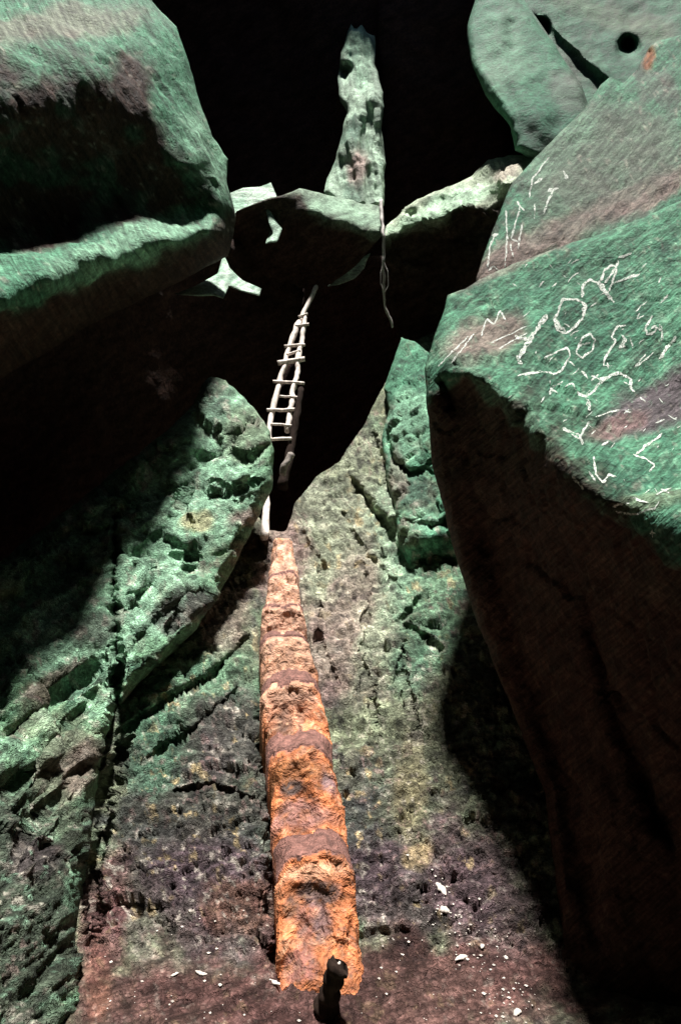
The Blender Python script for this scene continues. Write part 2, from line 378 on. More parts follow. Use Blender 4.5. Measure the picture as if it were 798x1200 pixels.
slope = rock('rock_slope',
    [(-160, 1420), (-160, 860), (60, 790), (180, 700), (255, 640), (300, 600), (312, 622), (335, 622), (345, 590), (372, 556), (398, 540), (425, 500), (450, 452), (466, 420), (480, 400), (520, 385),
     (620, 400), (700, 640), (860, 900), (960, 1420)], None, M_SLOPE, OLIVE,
    blobs=[(425, 650, 90, 150, 0, (0.37, 0.4, 0.29), 0.85), (500, 700, 50, 110, 10, GREEN, 0.55), (460, 640, 30, 80, 0, MINT, 0.35), (230, 830, 110, 100, -25, GREEN, 0.6),
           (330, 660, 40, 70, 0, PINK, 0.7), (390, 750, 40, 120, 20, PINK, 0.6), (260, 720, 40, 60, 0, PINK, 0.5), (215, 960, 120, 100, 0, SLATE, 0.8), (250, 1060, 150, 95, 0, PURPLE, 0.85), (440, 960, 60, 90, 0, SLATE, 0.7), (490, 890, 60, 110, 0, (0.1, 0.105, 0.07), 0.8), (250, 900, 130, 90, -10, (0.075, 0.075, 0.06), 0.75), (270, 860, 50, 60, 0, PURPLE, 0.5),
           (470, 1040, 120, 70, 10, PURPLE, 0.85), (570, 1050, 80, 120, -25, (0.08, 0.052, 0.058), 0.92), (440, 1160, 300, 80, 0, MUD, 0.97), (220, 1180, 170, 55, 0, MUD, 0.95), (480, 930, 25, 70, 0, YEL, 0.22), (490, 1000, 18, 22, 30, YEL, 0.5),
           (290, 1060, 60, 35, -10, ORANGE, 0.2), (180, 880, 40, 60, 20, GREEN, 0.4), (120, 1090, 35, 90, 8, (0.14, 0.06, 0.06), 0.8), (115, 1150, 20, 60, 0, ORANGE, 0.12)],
    mott=[(PURPLE, 60, 0.12, 0.5), (LGREEN, 45, 0.2, 0.3), (SLATE, 30, 0.3, 0.7)], fine=[(PALE, 8, 0.32, 0.7), (YEL, 12, 0.38, 0.7), (INK, 10, 0.26, 0.75), (PINK, 7, 0.3, 0.5)], step=2.0, jag=2.5, seed=11,
    disp=((0.9, 0.05, 'fbm'), (0.32, 0.04, 'fbm'), (0.14, 0.012, 'billow')), flakes=((0.2, 0.025, 0.2, 0.15), (0.075, 0.013, 0.3, 0.3), (0.035, 0.008, 0.34, 0.4)),
    streak=[(-18, 30, 8, 0.02)],
    cracks=[([(306, 740), (310, 840), (318, 960), (326, 1060), (331, 1160)], 7, 0.12), ([(410, 560), (440, 600), (462, 632), (480, 670)], 6, 0.25), ([(432, 500), (455, 560), (475, 640)], 3, 0.12),  # first groove is carved to stand for the shadow left of the log
            ([(395, 590), (420, 640), (470, 690)], 3, 0.08), ([(250, 690), (285, 650), (306, 640)], 16, 0.5), ([(500, 690), (470, 730), (520, 760)], 3, 0.08), ([(352, 620), (380, 670), (372, 740), (395, 800)], 2.5, 0.07), ([(420, 640), (432, 700), (425, 780), (445, 860)], 2.5, 0.08), ([(480, 700), (470, 790), (492, 880)], 2.5, 0.07), ([(300, 740), (250, 790), (180, 830), (140, 860)], 4, 0.12), ([(290, 800), (230, 850), (170, 890)], 3, 0.08), ([(150, 860), (125, 930), (110, 1030), (105, 1130)], 7, 0.2), ([(200, 930), (250, 920), (300, 940)], 2.5, 0.06)],
    depth_fn=slope_Y, thick=1.2, calm=(1070, 1150))
tag(slope, 'rough rock slope and mud floor rising under the notched log', kind='structure')

# dark walls at the back and on the left
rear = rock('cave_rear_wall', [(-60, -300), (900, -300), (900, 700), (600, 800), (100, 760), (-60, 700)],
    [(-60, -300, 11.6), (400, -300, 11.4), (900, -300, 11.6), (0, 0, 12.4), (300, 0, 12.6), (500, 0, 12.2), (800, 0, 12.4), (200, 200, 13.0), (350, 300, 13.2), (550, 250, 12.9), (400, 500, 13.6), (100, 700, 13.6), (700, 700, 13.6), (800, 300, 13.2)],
    M_ROCK, SHADE_BROWN, step=9, jag=3, seed=21, disp=((2.5, 0.35, 'fbm'), (0.7, 0.1, 'fbm')), thick=2.0)
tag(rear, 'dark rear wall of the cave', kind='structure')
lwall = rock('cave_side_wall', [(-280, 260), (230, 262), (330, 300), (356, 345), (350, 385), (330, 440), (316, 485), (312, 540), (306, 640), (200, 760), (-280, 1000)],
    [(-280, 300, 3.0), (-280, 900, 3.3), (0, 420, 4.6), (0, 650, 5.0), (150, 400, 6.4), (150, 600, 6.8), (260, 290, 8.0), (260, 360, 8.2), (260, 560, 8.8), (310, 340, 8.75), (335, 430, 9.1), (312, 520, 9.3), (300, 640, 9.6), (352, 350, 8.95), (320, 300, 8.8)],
    M_ROCK, SHADE_BROWN, step=4.5, jag=2, seed=22, disp=((1.2, 0.16, 'fbm'), (0.35, 0.05, 'fbm')), thick=1.6)
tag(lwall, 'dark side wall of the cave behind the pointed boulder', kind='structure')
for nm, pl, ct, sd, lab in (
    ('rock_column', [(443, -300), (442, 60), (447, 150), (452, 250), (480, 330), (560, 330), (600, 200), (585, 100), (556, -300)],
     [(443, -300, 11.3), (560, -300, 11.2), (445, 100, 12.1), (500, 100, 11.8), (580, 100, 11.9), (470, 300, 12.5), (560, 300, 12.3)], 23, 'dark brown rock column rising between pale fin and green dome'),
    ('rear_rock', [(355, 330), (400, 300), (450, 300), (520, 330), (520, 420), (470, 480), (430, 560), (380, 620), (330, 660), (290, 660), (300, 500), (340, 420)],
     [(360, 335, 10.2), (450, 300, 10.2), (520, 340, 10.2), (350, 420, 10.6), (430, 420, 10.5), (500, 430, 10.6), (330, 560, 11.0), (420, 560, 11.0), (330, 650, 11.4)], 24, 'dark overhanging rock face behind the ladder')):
    o = rock(nm, pl, ct, M_ROCK, SHADE_BROWN, step=4, jag=3, seed=sd, disp=((1.2, 0.15, 'fbm'), (0.3, 0.05, 'fbm')), thick=1.5)
    tag(o, lab, 'rock')

# shell of the cave with the opening in its roof that the daylight falls through
def cave_shell():
    nu, nv = 120, 60; V = []; C = np.array([0.5, 6.0, 3.0]); Rr = np.array([10.5, 13.0, 15.5])
    for j in range(nv+1):
        th = math.pi*j/nv*0.66
        for i in range(nu):
            a = 2*math.pi*i/nu
            V.append((math.sin(th)*math.cos(a), math.sin(th)*math.sin(a), math.cos(th)))
    U = np.array(V); sq = np.sign(U)*np.abs(U)**0.75; V = C+sq*Rr
    V[:, 2] = np.maximum(V[:, 2], -0.6)
    V = V+U*0.8*fbm(V, 3.0, 4, 5)[:, None]
    F = []
    hole = rough_poly([(-3.6, 0.6), (-1.0, 0.2), (2.5, 0.3), (5.6, 1.0), (7.6, 5.5), (7.8, 10.3), (5.0, 12.6), (0.8, 12.2), (-1.6, 11.4), (-3.4, 8.5), (-4.2, 4.0)], 0.4, 3, 0.7)
    ctr = inside(V[:, 0], V[:, 1], hole) & (V[:, 2] > 8)
    for j in range(nv):
        for i in range(nu):
            q = [j*nu+i, j*nu+(i+1) % nu, (j+1)*nu+(i+1) % nu, (j+1)*nu+i]
            if ctr[q].sum() >= 3: continue
            F.append(q)
    o = mesh_obj('cave_ceiling', V, F, M_ROCK, None, np.tile(np.array(SHADE_BROWN), (len(V), 1)), origin=(0.5, 6, 0))
    return tag(o, 'dark walls and roof closing the cave around an opening above', kind='structure')
cave_shell()
g = np.meshgrid(np.linspace(-12, 13, 90), np.linspace(-9, 21, 100)); gv = np.stack([g[0].ravel(), g[1].ravel(), np.zeros(g[0].size)], -1)
gv[:, 2] = -0.12+0.06*fbm(gv, 1.2, 4, 9)
gi = np.arange(9000).reshape(100, 90)
gf = np.stack([gi[:-1, :-1], gi[:-1, 1:], gi[1:, 1:], gi[1:, :-1]], -1).reshape(-1, 4)
tag(mesh_obj('ground', gv, gf, M_MUD, None, np.tile(np.array(MUD), (len(gv), 1))), 'muddy ground of the cave', kind='structure')

# ================================================================== ROCKS
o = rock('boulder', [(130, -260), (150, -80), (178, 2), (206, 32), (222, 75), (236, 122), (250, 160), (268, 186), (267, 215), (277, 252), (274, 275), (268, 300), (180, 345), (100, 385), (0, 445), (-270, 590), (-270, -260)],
    [(0, 355, 2.58), (60, 335, 3.02), (130, 308, 3.62), (200, 282, 4.27), (244, 267, 4.8), (-150, 410, 1.9), (0, 375, 2.85), (60, 352, 3.35), (130, 324, 3.95), (200, 297, 4.6),
     (0, 292, 3.22), (60, 268, 3.68), (130, 252, 4.27), (200, 256, 4.92), (240, 257, 5.34), (-150, 350, 2.35),
     (0, 180, 3.14), (60, 180, 3.61), (130, 170, 4.17), (190, 180, 4.66),
     (0, 88, 3.09), (60, 76, 3.53), (125, 66, 4.07), (180, 128, 4.56), (225, 190, 5.0), (255, 238, 5.5), (264, 262, 5.85), (272, 292, 6.4), (245, 285, 5.45), (-150, 130, 2.3),
     (0, 62, 3.24), (60, 48, 3.75), (125, 40, 4.35), (0, 40, 3.5), (0, 0, 4.25), (60, 0, 4.6), (120, 10, 4.9), (-150, 0, 3.5), (-150, -200, 5.5), (0, -200, 6.4), (150, -100, 6.6),
     (176, 2, 6.0), (205, 32, 6.1), (235, 120, 6.1), (266, 190, 6.25), (277, 250, 6.15),
     (0, 440, 3.6), (100, 382, 4.4), (200, 328, 5.2), (-250, 560, 2.9)],
    M_ROCK, SHADE_BROWN, blobs=[(70, -20, 240, 105, -4, GREEN, 1.0), (232, 120, 55, 130, -24, GREEN, 1.0), (105, 303, 190, 34, -18, GREEN, 1.0), (-20, 330, 60, 60, 0, GREEN, 0.9), (60, 30, 120, 26, -6, PINK, 0.5), (150, 295, 130, 26, -18, MINT, 0.6), (250, 170, 30, 90, -25, MINT, 0.5), (60, 410, 280, 40, -22, SHADE_BROWN, 0.97), (270, 275, 22, 40, 0, SHADE_BROWN, 0.9)], gain=0.72, under=([(-270, 480), (0, 364), (60, 344), (130, 316), (200, 290), (246, 274), (262, 275), (280, 290)], SHADE_BROWN),  # green and mint painted on the lit zones, brown on the shaded parts
    mott=[(DGREEN, 40, 0.1, 0.5), (GREY, 25, 0.3, 0.4)], step=3, seed=31, disp=((0.7, 0.07, 'fbm'), (0.15, 0.010, 'fbm'), (0.05, 0.004, 'fbm')), flakes=((0.3, 0.012, 0.05, 0.1), (0.07, 0.004, 0.08, 0.2)), fine=[(INK, 8, 0.32, 0.5), (PALE, 6, 0.42, 0.5)],
    streak=[(58, 60, 5, 0.006)], thick=1.2, edge=(8, 0.2))
tag(o, 'huge overhanging boulder at the upper left with a lit lower ledge', 'boulder')

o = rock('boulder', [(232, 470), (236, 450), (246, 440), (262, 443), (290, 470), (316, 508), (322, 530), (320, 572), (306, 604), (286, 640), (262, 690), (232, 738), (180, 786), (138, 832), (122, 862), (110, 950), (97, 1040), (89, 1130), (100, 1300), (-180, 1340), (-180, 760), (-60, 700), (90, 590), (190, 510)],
    [(248, 440, 5.45), (290, 472, 5.4), (320, 530, 5.1), (318, 575, 4.9), (300, 612, 4.7), (268, 680, 4.25), (225, 735, 3.9), (138, 832, 3.35), (120, 870, 3.2), (110, 950, 2.88), (95, 1130, 2.38),
     (220, 560, 4.75), (270, 560, 4.8), (140, 640, 4.15), (200, 660, 4.2), (137, 740, 3.65), (60, 780, 3.3), (40, 900, 2.75), (0, 850, 2.8), (0, 1000, 2.35), (0, 1200, 1.95), (60, 1050, 2.4), (-150, 1000, 2.0), (-150, 800, 2.5), (60, 660, 3.9), (-100, 720, 3.0), (100, 1280, 2.1)],
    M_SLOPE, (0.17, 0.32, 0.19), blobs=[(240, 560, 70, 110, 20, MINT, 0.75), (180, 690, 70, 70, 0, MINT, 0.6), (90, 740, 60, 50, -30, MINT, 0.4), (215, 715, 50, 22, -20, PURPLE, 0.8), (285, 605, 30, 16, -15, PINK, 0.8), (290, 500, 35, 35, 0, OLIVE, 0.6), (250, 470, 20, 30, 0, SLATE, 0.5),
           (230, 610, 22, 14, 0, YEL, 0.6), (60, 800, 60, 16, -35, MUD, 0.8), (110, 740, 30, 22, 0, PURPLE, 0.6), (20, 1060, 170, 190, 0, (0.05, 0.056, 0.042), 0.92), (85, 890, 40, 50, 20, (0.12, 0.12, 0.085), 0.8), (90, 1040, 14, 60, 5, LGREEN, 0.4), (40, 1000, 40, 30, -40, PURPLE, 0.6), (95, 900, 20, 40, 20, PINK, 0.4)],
    mott=[(MINT, 60, 0.0, 0.6), (OLIVE, 50, 0.2, 0.6), (DGREEN, 30, 0.3, 0.6)], fine=[(PALE, 11, 0.3, 0.6), (INK, 10, 0.32, 0.7), (PINK, 14, 0.36, 0.5), (MINT, 9, 0.3, 0.5)], step=2.4, jag=3, seed=32,
    disp=((0.8, 0.06, 'fbm'), (0.5, 0.05, 'fbm'), (0.12, 0.010, 'fbm')), flakes=((0.4, 0.025, 0.2, 0.12), (0.13, 0.008, 0.16, 0.15), (0.045, 0.005, 0.2, 0.3)), streak=[(-38, 50, 11, 0.035)],
    cracks=[([(136, 600), (134, 700), (138, 780), (136, 860)], 3.5, 0.3), ([(222, 600), (226, 640), (215, 700), (195, 750)], 2.5, 0.08), ([(140, 700), (165, 697), (185, 685)], 3, 0.08), ([(0, 870), (60, 820), (125, 770)], 6, 0.12),
            ([(265, 525), (290, 535), (318, 520)], 3, 0.07), ([(200, 650), (235, 652)], 2.5, 0.06), ([(20, 1000), (70, 930), (120, 880)], 4, 0.07), ([(10, 930), (60, 870), (125, 800)], 3, 0.06), ([(145, 770), (190, 720), (240, 690)], 3, 0.06), ([(150, 660), (200, 610), (225, 560)], 2.5, 0.05), ([(240, 560), (270, 575), (315, 560)], 2.5, 0.05)],
    thick=1.0, edge=(16, 0.3))
tag(o, 'pointed green boulder leaning beside the notched log with a vertical crack', 'boulder')

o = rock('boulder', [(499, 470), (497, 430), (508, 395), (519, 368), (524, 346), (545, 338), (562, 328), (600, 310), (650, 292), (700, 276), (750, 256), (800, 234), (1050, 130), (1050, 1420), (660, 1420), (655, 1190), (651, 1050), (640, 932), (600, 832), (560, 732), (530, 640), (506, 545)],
    [(500, 470, 3.45), (500, 430, 3.6), (545, 435, 3.0), (585, 465, 2.72), (620, 508, 2.36), (650, 545, 2.14), (700, 598, 1.92), (798, 655, 1.6), (950, 720, 1.35),
     (505, 540, 3.6), (530, 640, 3.55), (560, 730, 3.4), (600, 830, 3.2), (640, 930, 2.9), (651, 1050, 2.65), (655, 1200, 2.4), (655, 1400, 2.3),
     (548, 458, 3.16), (585, 492, 2.9), (620, 535, 2.58), (700, 624, 2.14), (798, 684, 1.82), (950, 760, 1.55), (545, 560, 3.35), (600, 620, 3.0), (650, 700, 2.72), (700, 760, 2.5), (798, 780, 2.02), (700, 1000, 2.5), (798, 1000, 2.25), (798, 1200, 2.3), (950, 1000, 1.9), (1050, 1300, 2.0),
     (520, 368, 4.1), (600, 312, 4.15), (700, 278, 3.95), (798, 236, 3.75), (1000, 150, 3.4), (650, 430, 3.15), (720, 500, 2.55), (798, 500, 2.25), (798, 370, 3.0), (570, 400, 3.5), (620, 380, 3.55), (950, 500, 2.0)],
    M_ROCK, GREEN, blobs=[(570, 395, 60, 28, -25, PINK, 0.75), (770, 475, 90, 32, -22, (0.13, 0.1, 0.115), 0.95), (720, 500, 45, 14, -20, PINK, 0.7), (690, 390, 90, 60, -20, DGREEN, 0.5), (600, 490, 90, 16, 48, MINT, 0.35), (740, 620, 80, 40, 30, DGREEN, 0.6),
           (760, 585, 60, 14, -10, OLIVE, 0.6), (640, 760, 140, 260, -25, SHADE_BROWN, 0.95), (760, 950, 160, 300, 0, SHADE_BROWN, 0.95), (620, 302, 120, 6, -24, PINK, 0.5), (690, 850, 110, 400, -12, SHADE_BROWN, 0.95)],  # brown blobs paint the shade of the overhanging face
    mott=[(DGREEN, 30, 0.05, 0.6), (MINT, 20, 0.35, 0.4), (PINK, 14, 0.42, 0.4)], step=2.6, jag=2, seed=33,
    disp=((0.8, 0.04, 'fbm'), (0.14, 0.009, 'fbm'), (0.05, 0.004, 'fbm')), flakes=((0.3, 0.014, 0.06, 0.12), (0.07, 0.005, 0.1, 0.2)), fine=[(INK, 9, 0.3, 0.5), (MINT, 6, 0.32, 0.6), (PALE, 5, 0.42, 0.6)], streak=[(-42, 26, 4, 0.005)], gain=0.6, under=([(490, 478), (545, 440), (585, 470), (620, 513), (700, 603), (798, 660), (950, 725)], SHADE_BROWN), thick=1.8, edge=(12, 0.18),  # mint and pale specks paint glints; brown below the ridge paints shade
    cracks=[([(520, 440), (528, 470), (530, 480)], 8, 0.12), ([(690, 700), (730, 850), (790, 1000)], 14, 0.1), ([(560, 600), (600, 720), (660, 900), (700, 1100)], 18, 0.1)])
tag(o, 'big overhanging boulder on the right scratched with white writing', 'boulder'); graf = o

o = rock('boulder', [(556, 345), (558, 325), (570, 288), (585, 250), (600, 214), (622, 190), (650, 160), (682, 130), (704, 100), (715, 91), (728, 100), (744, 84), (762, 52), (800, 40), (1050, -60), (1050, 400), (700, 400), (600, 380)],
    [(556, 340, 4.75), (600, 320, 4.65), (700, 290, 4.35), (798, 250, 4.05), (1000, 170, 3.7), (570, 288, 5.1), (600, 214, 6.0), (650, 160, 6.5), (705, 102, 6.9), (735, 98, 6.8), (798, 42, 7.0), (1000, -40, 6.6), (620, 260, 5.25), (700, 200, 5.5), (798, 150, 5.3), (600, 380, 4.5), (800, 380, 3.8)],
    M_ROCK, GREEN, blobs=[(640, 280, 120, 24, -28, PINK, 0.8), (760, 225, 90, 20, -24, PINK, 0.7), (700, 190, 120, 70, -35, (0.17, 0.19, 0.15), 0.75), (760, 70, 6, 16, 20, ORANGE, 0.9), (660, 170, 60, 20, -42, MINT, 0.3)],
    mott=[(GREY, 30, 0.1, 0.6), (PINK, 12, 0.4, 0.45), (DGREEN, 30, 0.3, 0.5)], step=2.8, jag=2, seed=34, disp=((0.9, 0.05, 'fbm'), (0.15, 0.02, 'fbm'), (0.05, 0.008, 'fbm')), flakes=((0.3, 0.02, 0.06, 0.12), (0.08, 0.008, 0.1, 0.2)), fine=[(INK, 8, 0.3, 0.5), (PALE, 6, 0.4, 0.6)],
    streak=[(-48, 30, 4, 0.02)], gain=0.52, thick=1.8, edge=(10, 0.2), cracks=[([(766, 56), (758, 72), (756, 90)], 4, 0.15)])
tag(o, 'tilted green and pink boulder behind the one with the white writing', 'boulder'); graf2 = o

o = rock('dome_rock', [(556, -240), (557, 0), (546, 30), (547, 52), (555, 80), (568, 112), (584, 132), (599, 148), (604, 176), (632, 189), (668, 166), (692, 132), (680, 100), (662, 72), (640, 42), (622, 18), (606, 2), (590, -120), (580, -240)],
    [(632, 189, 7.9), (604, 170, 8.0), (690, 130, 8.2), (560, 90, 9.0), (620, 100, 8.7), (548, 40, 9.8), (600, 30, 9.7), (560, 0, 10.2), (700, 0, 10.2), (560, -240, 13), (740, -240, 13)],
    M_SMOOTH, (0.1, 0.27, 0.17), blobs=[(590, 60, 40, 70, 20, MINT, 0.35), (640, 150, 40, 40, 0, DGREEN, 0.5), (670, 110, 40, 25, 30, GREY, 0.5)], mott=[(GREY, 40, 0.2, 0.4)], step=3, jag=2.5, seed=35,
    disp=((1.8, 0.08, 'fbm'), (0.25, 0.025, 'fbm')), gain=0.6, thick=0.6, edge=(10, 0.35), cracks=[([(565, 80), (590, 120), (606, 160)], 4, -0.12), ([(600, 60), (598, 20)], 8, 0.1), ([(575, 0), (590, 50), (612, 110), (640, 160)], 14, -0.14), ([(640, 80), (655, 120), (660, 160)], 12, 0.08)])
tag(o, 'smooth rounded green rock high on the right, left of the holed one', 'rock')
o = rock('holed_rock', [(580, -240), (590, 2), (600, 60), (640, 110), (670, 160), (740, 160), (1000, 80), (1000, -240)],
    [(606, 2, 10.6), (640, 42, 10.0), (690, 125, 9.0), (720, 60, 9.4), (798, 60, 8.8), (700, 0, 10.4), (798, 0, 9.9), (1000, 40, 8.2), (600, -240, 13.5), (1000, -240, 12.6)],
    M_SMOOTH, (0.11, 0.25, 0.165), blobs=[(660, 80, 30, 40, 30, GREY, 0.6), (720, 20, 90, 20, 20, OLIVE, 0.4)], mott=[(DGREEN, 40, 0.15, 0.5), (GREY, 30, 0.25, 0.5)], step=2.6, jag=2, seed=36,
    disp=((1.6, 0.1, 'fbm'), (0.25, 0.03, 'fbm')), gain=0.55, thick=2.0, edge=(9, 0.3), cracks=[([(612, 0), (660, 45), (720, 96)], 5, -0.14), ([(620, 8), (668, 62), (712, 110)], 6, 0.16)],
    bumps=[(633, 35, 8, 10, 20, -1.2), (736, 53, 8, 8, 0, -1.0)])
tag(o, 'smooth green rock in the top right with two dark holes', 'rock')

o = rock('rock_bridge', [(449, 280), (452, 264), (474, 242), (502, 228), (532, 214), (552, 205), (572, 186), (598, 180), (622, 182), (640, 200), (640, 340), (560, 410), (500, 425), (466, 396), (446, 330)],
    [(452, 264, 8.6), (502, 228, 9.2), (552, 206, 9.3), (598, 181, 8.9), (630, 184, 8.6), (452, 278, 8.15), (500, 258, 7.95), (540, 243, 7.75), (592, 215, 7.35), (640, 200, 7.2), (450, 330, 8.9), (470, 395, 9.4), (520, 340, 8.7), (560, 300, 8.1), (620, 300, 7.9), (540, 410, 9.3), (462, 285, 8.6), (500, 268, 8.4), (540, 253, 8.2), (592, 226, 7.75)],
    M_ROCK, (0.36, 0.42, 0.31), blobs=[(520, 240, 80, 16, -24, MINT, 0.5), (595, 195, 25, 12, -30, PINK, 0.5), (540, 340, 110, 80, -24, SHADE_BROWN, 0.95)], step=2.2, jag=3.5, seed=37,
    disp=((0.5, 0.1, 'billow'), (0.15, 0.05, 'billow')), thick=0.9, edge=(3, 0.08), under=([(446, 288), (455, 281), (530, 250), (592, 220), (640, 204)], SHADE_BROWN), cracks=[([(470, 250), (510, 232), (545, 222)], 3, 0.2), ([(560, 215), (590, 195)], 4, 0.2)])  # underside of the bridge browned to paint its shade
tag(o, 'rock bridge reaching from the hanging root to the right, top lit', 'rock')

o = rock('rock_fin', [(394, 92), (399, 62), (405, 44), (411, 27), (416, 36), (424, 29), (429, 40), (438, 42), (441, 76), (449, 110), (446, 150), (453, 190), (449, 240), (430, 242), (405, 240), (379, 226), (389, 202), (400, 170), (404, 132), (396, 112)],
    [(379, 226, 9.4), (410, 228, 9.2), (448, 232, 9.3), (395, 190, 9.9), (425, 180, 9.5), (450, 180, 9.9), (405, 110, 10.6), (430, 110, 10.4), (415, 32, 11.8), (432, 45, 11.8)],
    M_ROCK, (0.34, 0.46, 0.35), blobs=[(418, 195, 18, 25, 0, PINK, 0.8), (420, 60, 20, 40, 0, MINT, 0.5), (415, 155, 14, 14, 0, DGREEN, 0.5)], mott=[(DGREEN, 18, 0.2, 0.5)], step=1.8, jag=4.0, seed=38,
    streak=[(80, 70, 9, 0.12)], disp=((0.6, 0.14, 'fbm'), (0.2, 0.03, 'fbm')), thick=1.0, edge=(6, 0.3), bumps=[(402, 84, 10, 9, 0, -0.9), (398, 132, 6, 9, 0, -0.8), (428, 160, 6, 30, 10, -0.25), (436, 120, 5, 25, -10, 0.2)])
tag(o, 'narrow pale fin of rock standing in the dark above the wedged boulder', 'rock')

o = rock('wedged_boulder', [(266, 264), (277, 247), (300, 238), (330, 229), (351, 221), (385, 229), (420, 236), (446, 242), (451, 272), (440, 286), (416, 312), (388, 333), (345, 339), (300, 333), (276, 302)],
    [(352, 222, 8.35), (372, 247, 8.1), (400, 259, 8.05), (442, 272, 8.1), (385, 230, 8.8), (420, 238, 9.1), (445, 244, 9.0), (280, 250, 8.2), (300, 241, 8.1), (330, 231, 8.1), (290, 255, 8.3), (300, 252, 8.26), (318, 246, 8.22), (340, 240, 8.22), (345, 266, 8.3), (372, 258, 8.25), (400, 268, 8.2), (436, 280, 8.3), (330, 262, 8.2), (290, 280, 8.4), (390, 290, 8.4), (340, 310, 8.55), (300, 332, 8.8), (350, 338, 9.0), (388, 332, 8.9), (420, 308, 8.7), (270, 270, 8.5)],
    M_ROCK, (0.2, 0.27, 0.2), blobs=[(400, 248, 50, 16, 15, MINT, 0.3), (340, 300, 100, 50, 0, SHADE_BROWN, 0.9), (318, 262, 12, 18, -20, MINT, 0.6)], step=2.2, jag=1.6, seed=39, disp=((0.5, 0.04, 'fbm'), (0.12, 0.02, 'fbm')),
    thick=0.5, edge=(3, 0.04), under=([(266, 236), (300, 230), (340, 222), (352, 224), (366, 250), (400, 263), (450, 277)], SHADE_BROWN))  # face and top left painted brown as shade
tag(o, 'dark boulder wedged in the gap above the ladder', 'boulder'); wedge = o
o = rock('lit_knob', [(310, 241), (316, 246), (322, 257), (331, 268), (325, 284), (311, 286), (320, 274), (315, 262)],
    [(310, 241, 8.25), (318, 250, 8.15), (331, 268, 8.05), (320, 270, 7.95), (312, 285, 7.7), (325, 284, 7.75)], M_ROCK, (0.3, 0.42, 0.33), step=1.8, jag=1.2, seed=46, disp=((0.4, 0.03, 'fbm'), (0.1, 0.02, 'fbm')), thick=0.4, edge=(3, 0.05))
o.parent = wedge; o.location = o.location-wedge.location

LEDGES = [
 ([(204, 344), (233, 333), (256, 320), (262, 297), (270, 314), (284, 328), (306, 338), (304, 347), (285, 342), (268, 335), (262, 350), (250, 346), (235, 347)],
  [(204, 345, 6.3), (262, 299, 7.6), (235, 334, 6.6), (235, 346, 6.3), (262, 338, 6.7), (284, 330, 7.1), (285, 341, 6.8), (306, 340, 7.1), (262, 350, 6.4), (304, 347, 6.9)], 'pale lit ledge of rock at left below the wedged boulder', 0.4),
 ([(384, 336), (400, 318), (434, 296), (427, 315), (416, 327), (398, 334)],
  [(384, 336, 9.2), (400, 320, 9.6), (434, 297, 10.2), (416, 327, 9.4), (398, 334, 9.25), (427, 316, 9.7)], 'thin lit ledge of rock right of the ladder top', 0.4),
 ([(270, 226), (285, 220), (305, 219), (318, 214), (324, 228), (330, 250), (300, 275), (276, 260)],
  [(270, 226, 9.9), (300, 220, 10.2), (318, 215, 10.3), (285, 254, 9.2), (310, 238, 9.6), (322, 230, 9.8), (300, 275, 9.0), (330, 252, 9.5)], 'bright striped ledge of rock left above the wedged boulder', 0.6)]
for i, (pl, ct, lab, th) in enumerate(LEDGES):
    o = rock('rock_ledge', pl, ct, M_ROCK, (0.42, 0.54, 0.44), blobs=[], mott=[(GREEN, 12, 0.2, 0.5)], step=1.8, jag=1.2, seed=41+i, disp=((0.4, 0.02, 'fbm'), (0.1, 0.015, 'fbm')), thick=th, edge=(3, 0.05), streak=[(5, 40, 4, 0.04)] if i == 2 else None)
    tag(o, lab, 'rock')

o = rock('rounded_rock', [(470, 395), (486, 400), (502, 415), (524, 470), (540, 560), (540, 660), (505, 672), (478, 664), (468, 640), (462, 600), (453, 560), (447, 510), (456, 480), (450, 455), (462, 420)],
    [(470, 398, 7.7), (500, 420, 7.0), (456, 480, 6.6), (490, 480, 6.1), (450, 510, 6.4), (520, 480, 5.9), (500, 560, 5.4), (465, 600, 5.4), (490, 635, 4.9), (470, 640, 5.1), (530, 560, 5.1), (500, 668, 5.2), (535, 650, 4.9)],
    M_SLOPE, GREEN, blobs=[(480, 500, 30, 60, 10, MINT, 0.5), (490, 580, 25, 25, 0, PURPLE, 0.5), (500, 610, 25, 20, 0, MINT, 0.5), (465, 560, 12, 60, 0, PINK, 0.5)], mott=[(OLIVE, 30, 0.2, 0.6), (DGREEN, 20, 0.3, 0.6)], fine=[(PALE, 9, 0.3, 0.6), (INK, 9, 0.32, 0.7)], step=2.2, jag=2, seed=51,
    disp=((0.6, 0.05, 'fbm'), (0.2, 0.03, 'fbm')), flakes=((0.25, 0.02, 0.2, 0.15), (0.09, 0.009, 0.24, 0.25)), thick=0.9, edge=(10, 0.25), cracks=[([(452, 505), (462, 540), (480, 555), (505, 548)], 3.5, 0.2), ([(478, 610), (505, 618), (530, 610)], 4, 0.12)])
tag(o, 'rounded green rock between the slope and the scratched boulder', 'rock')

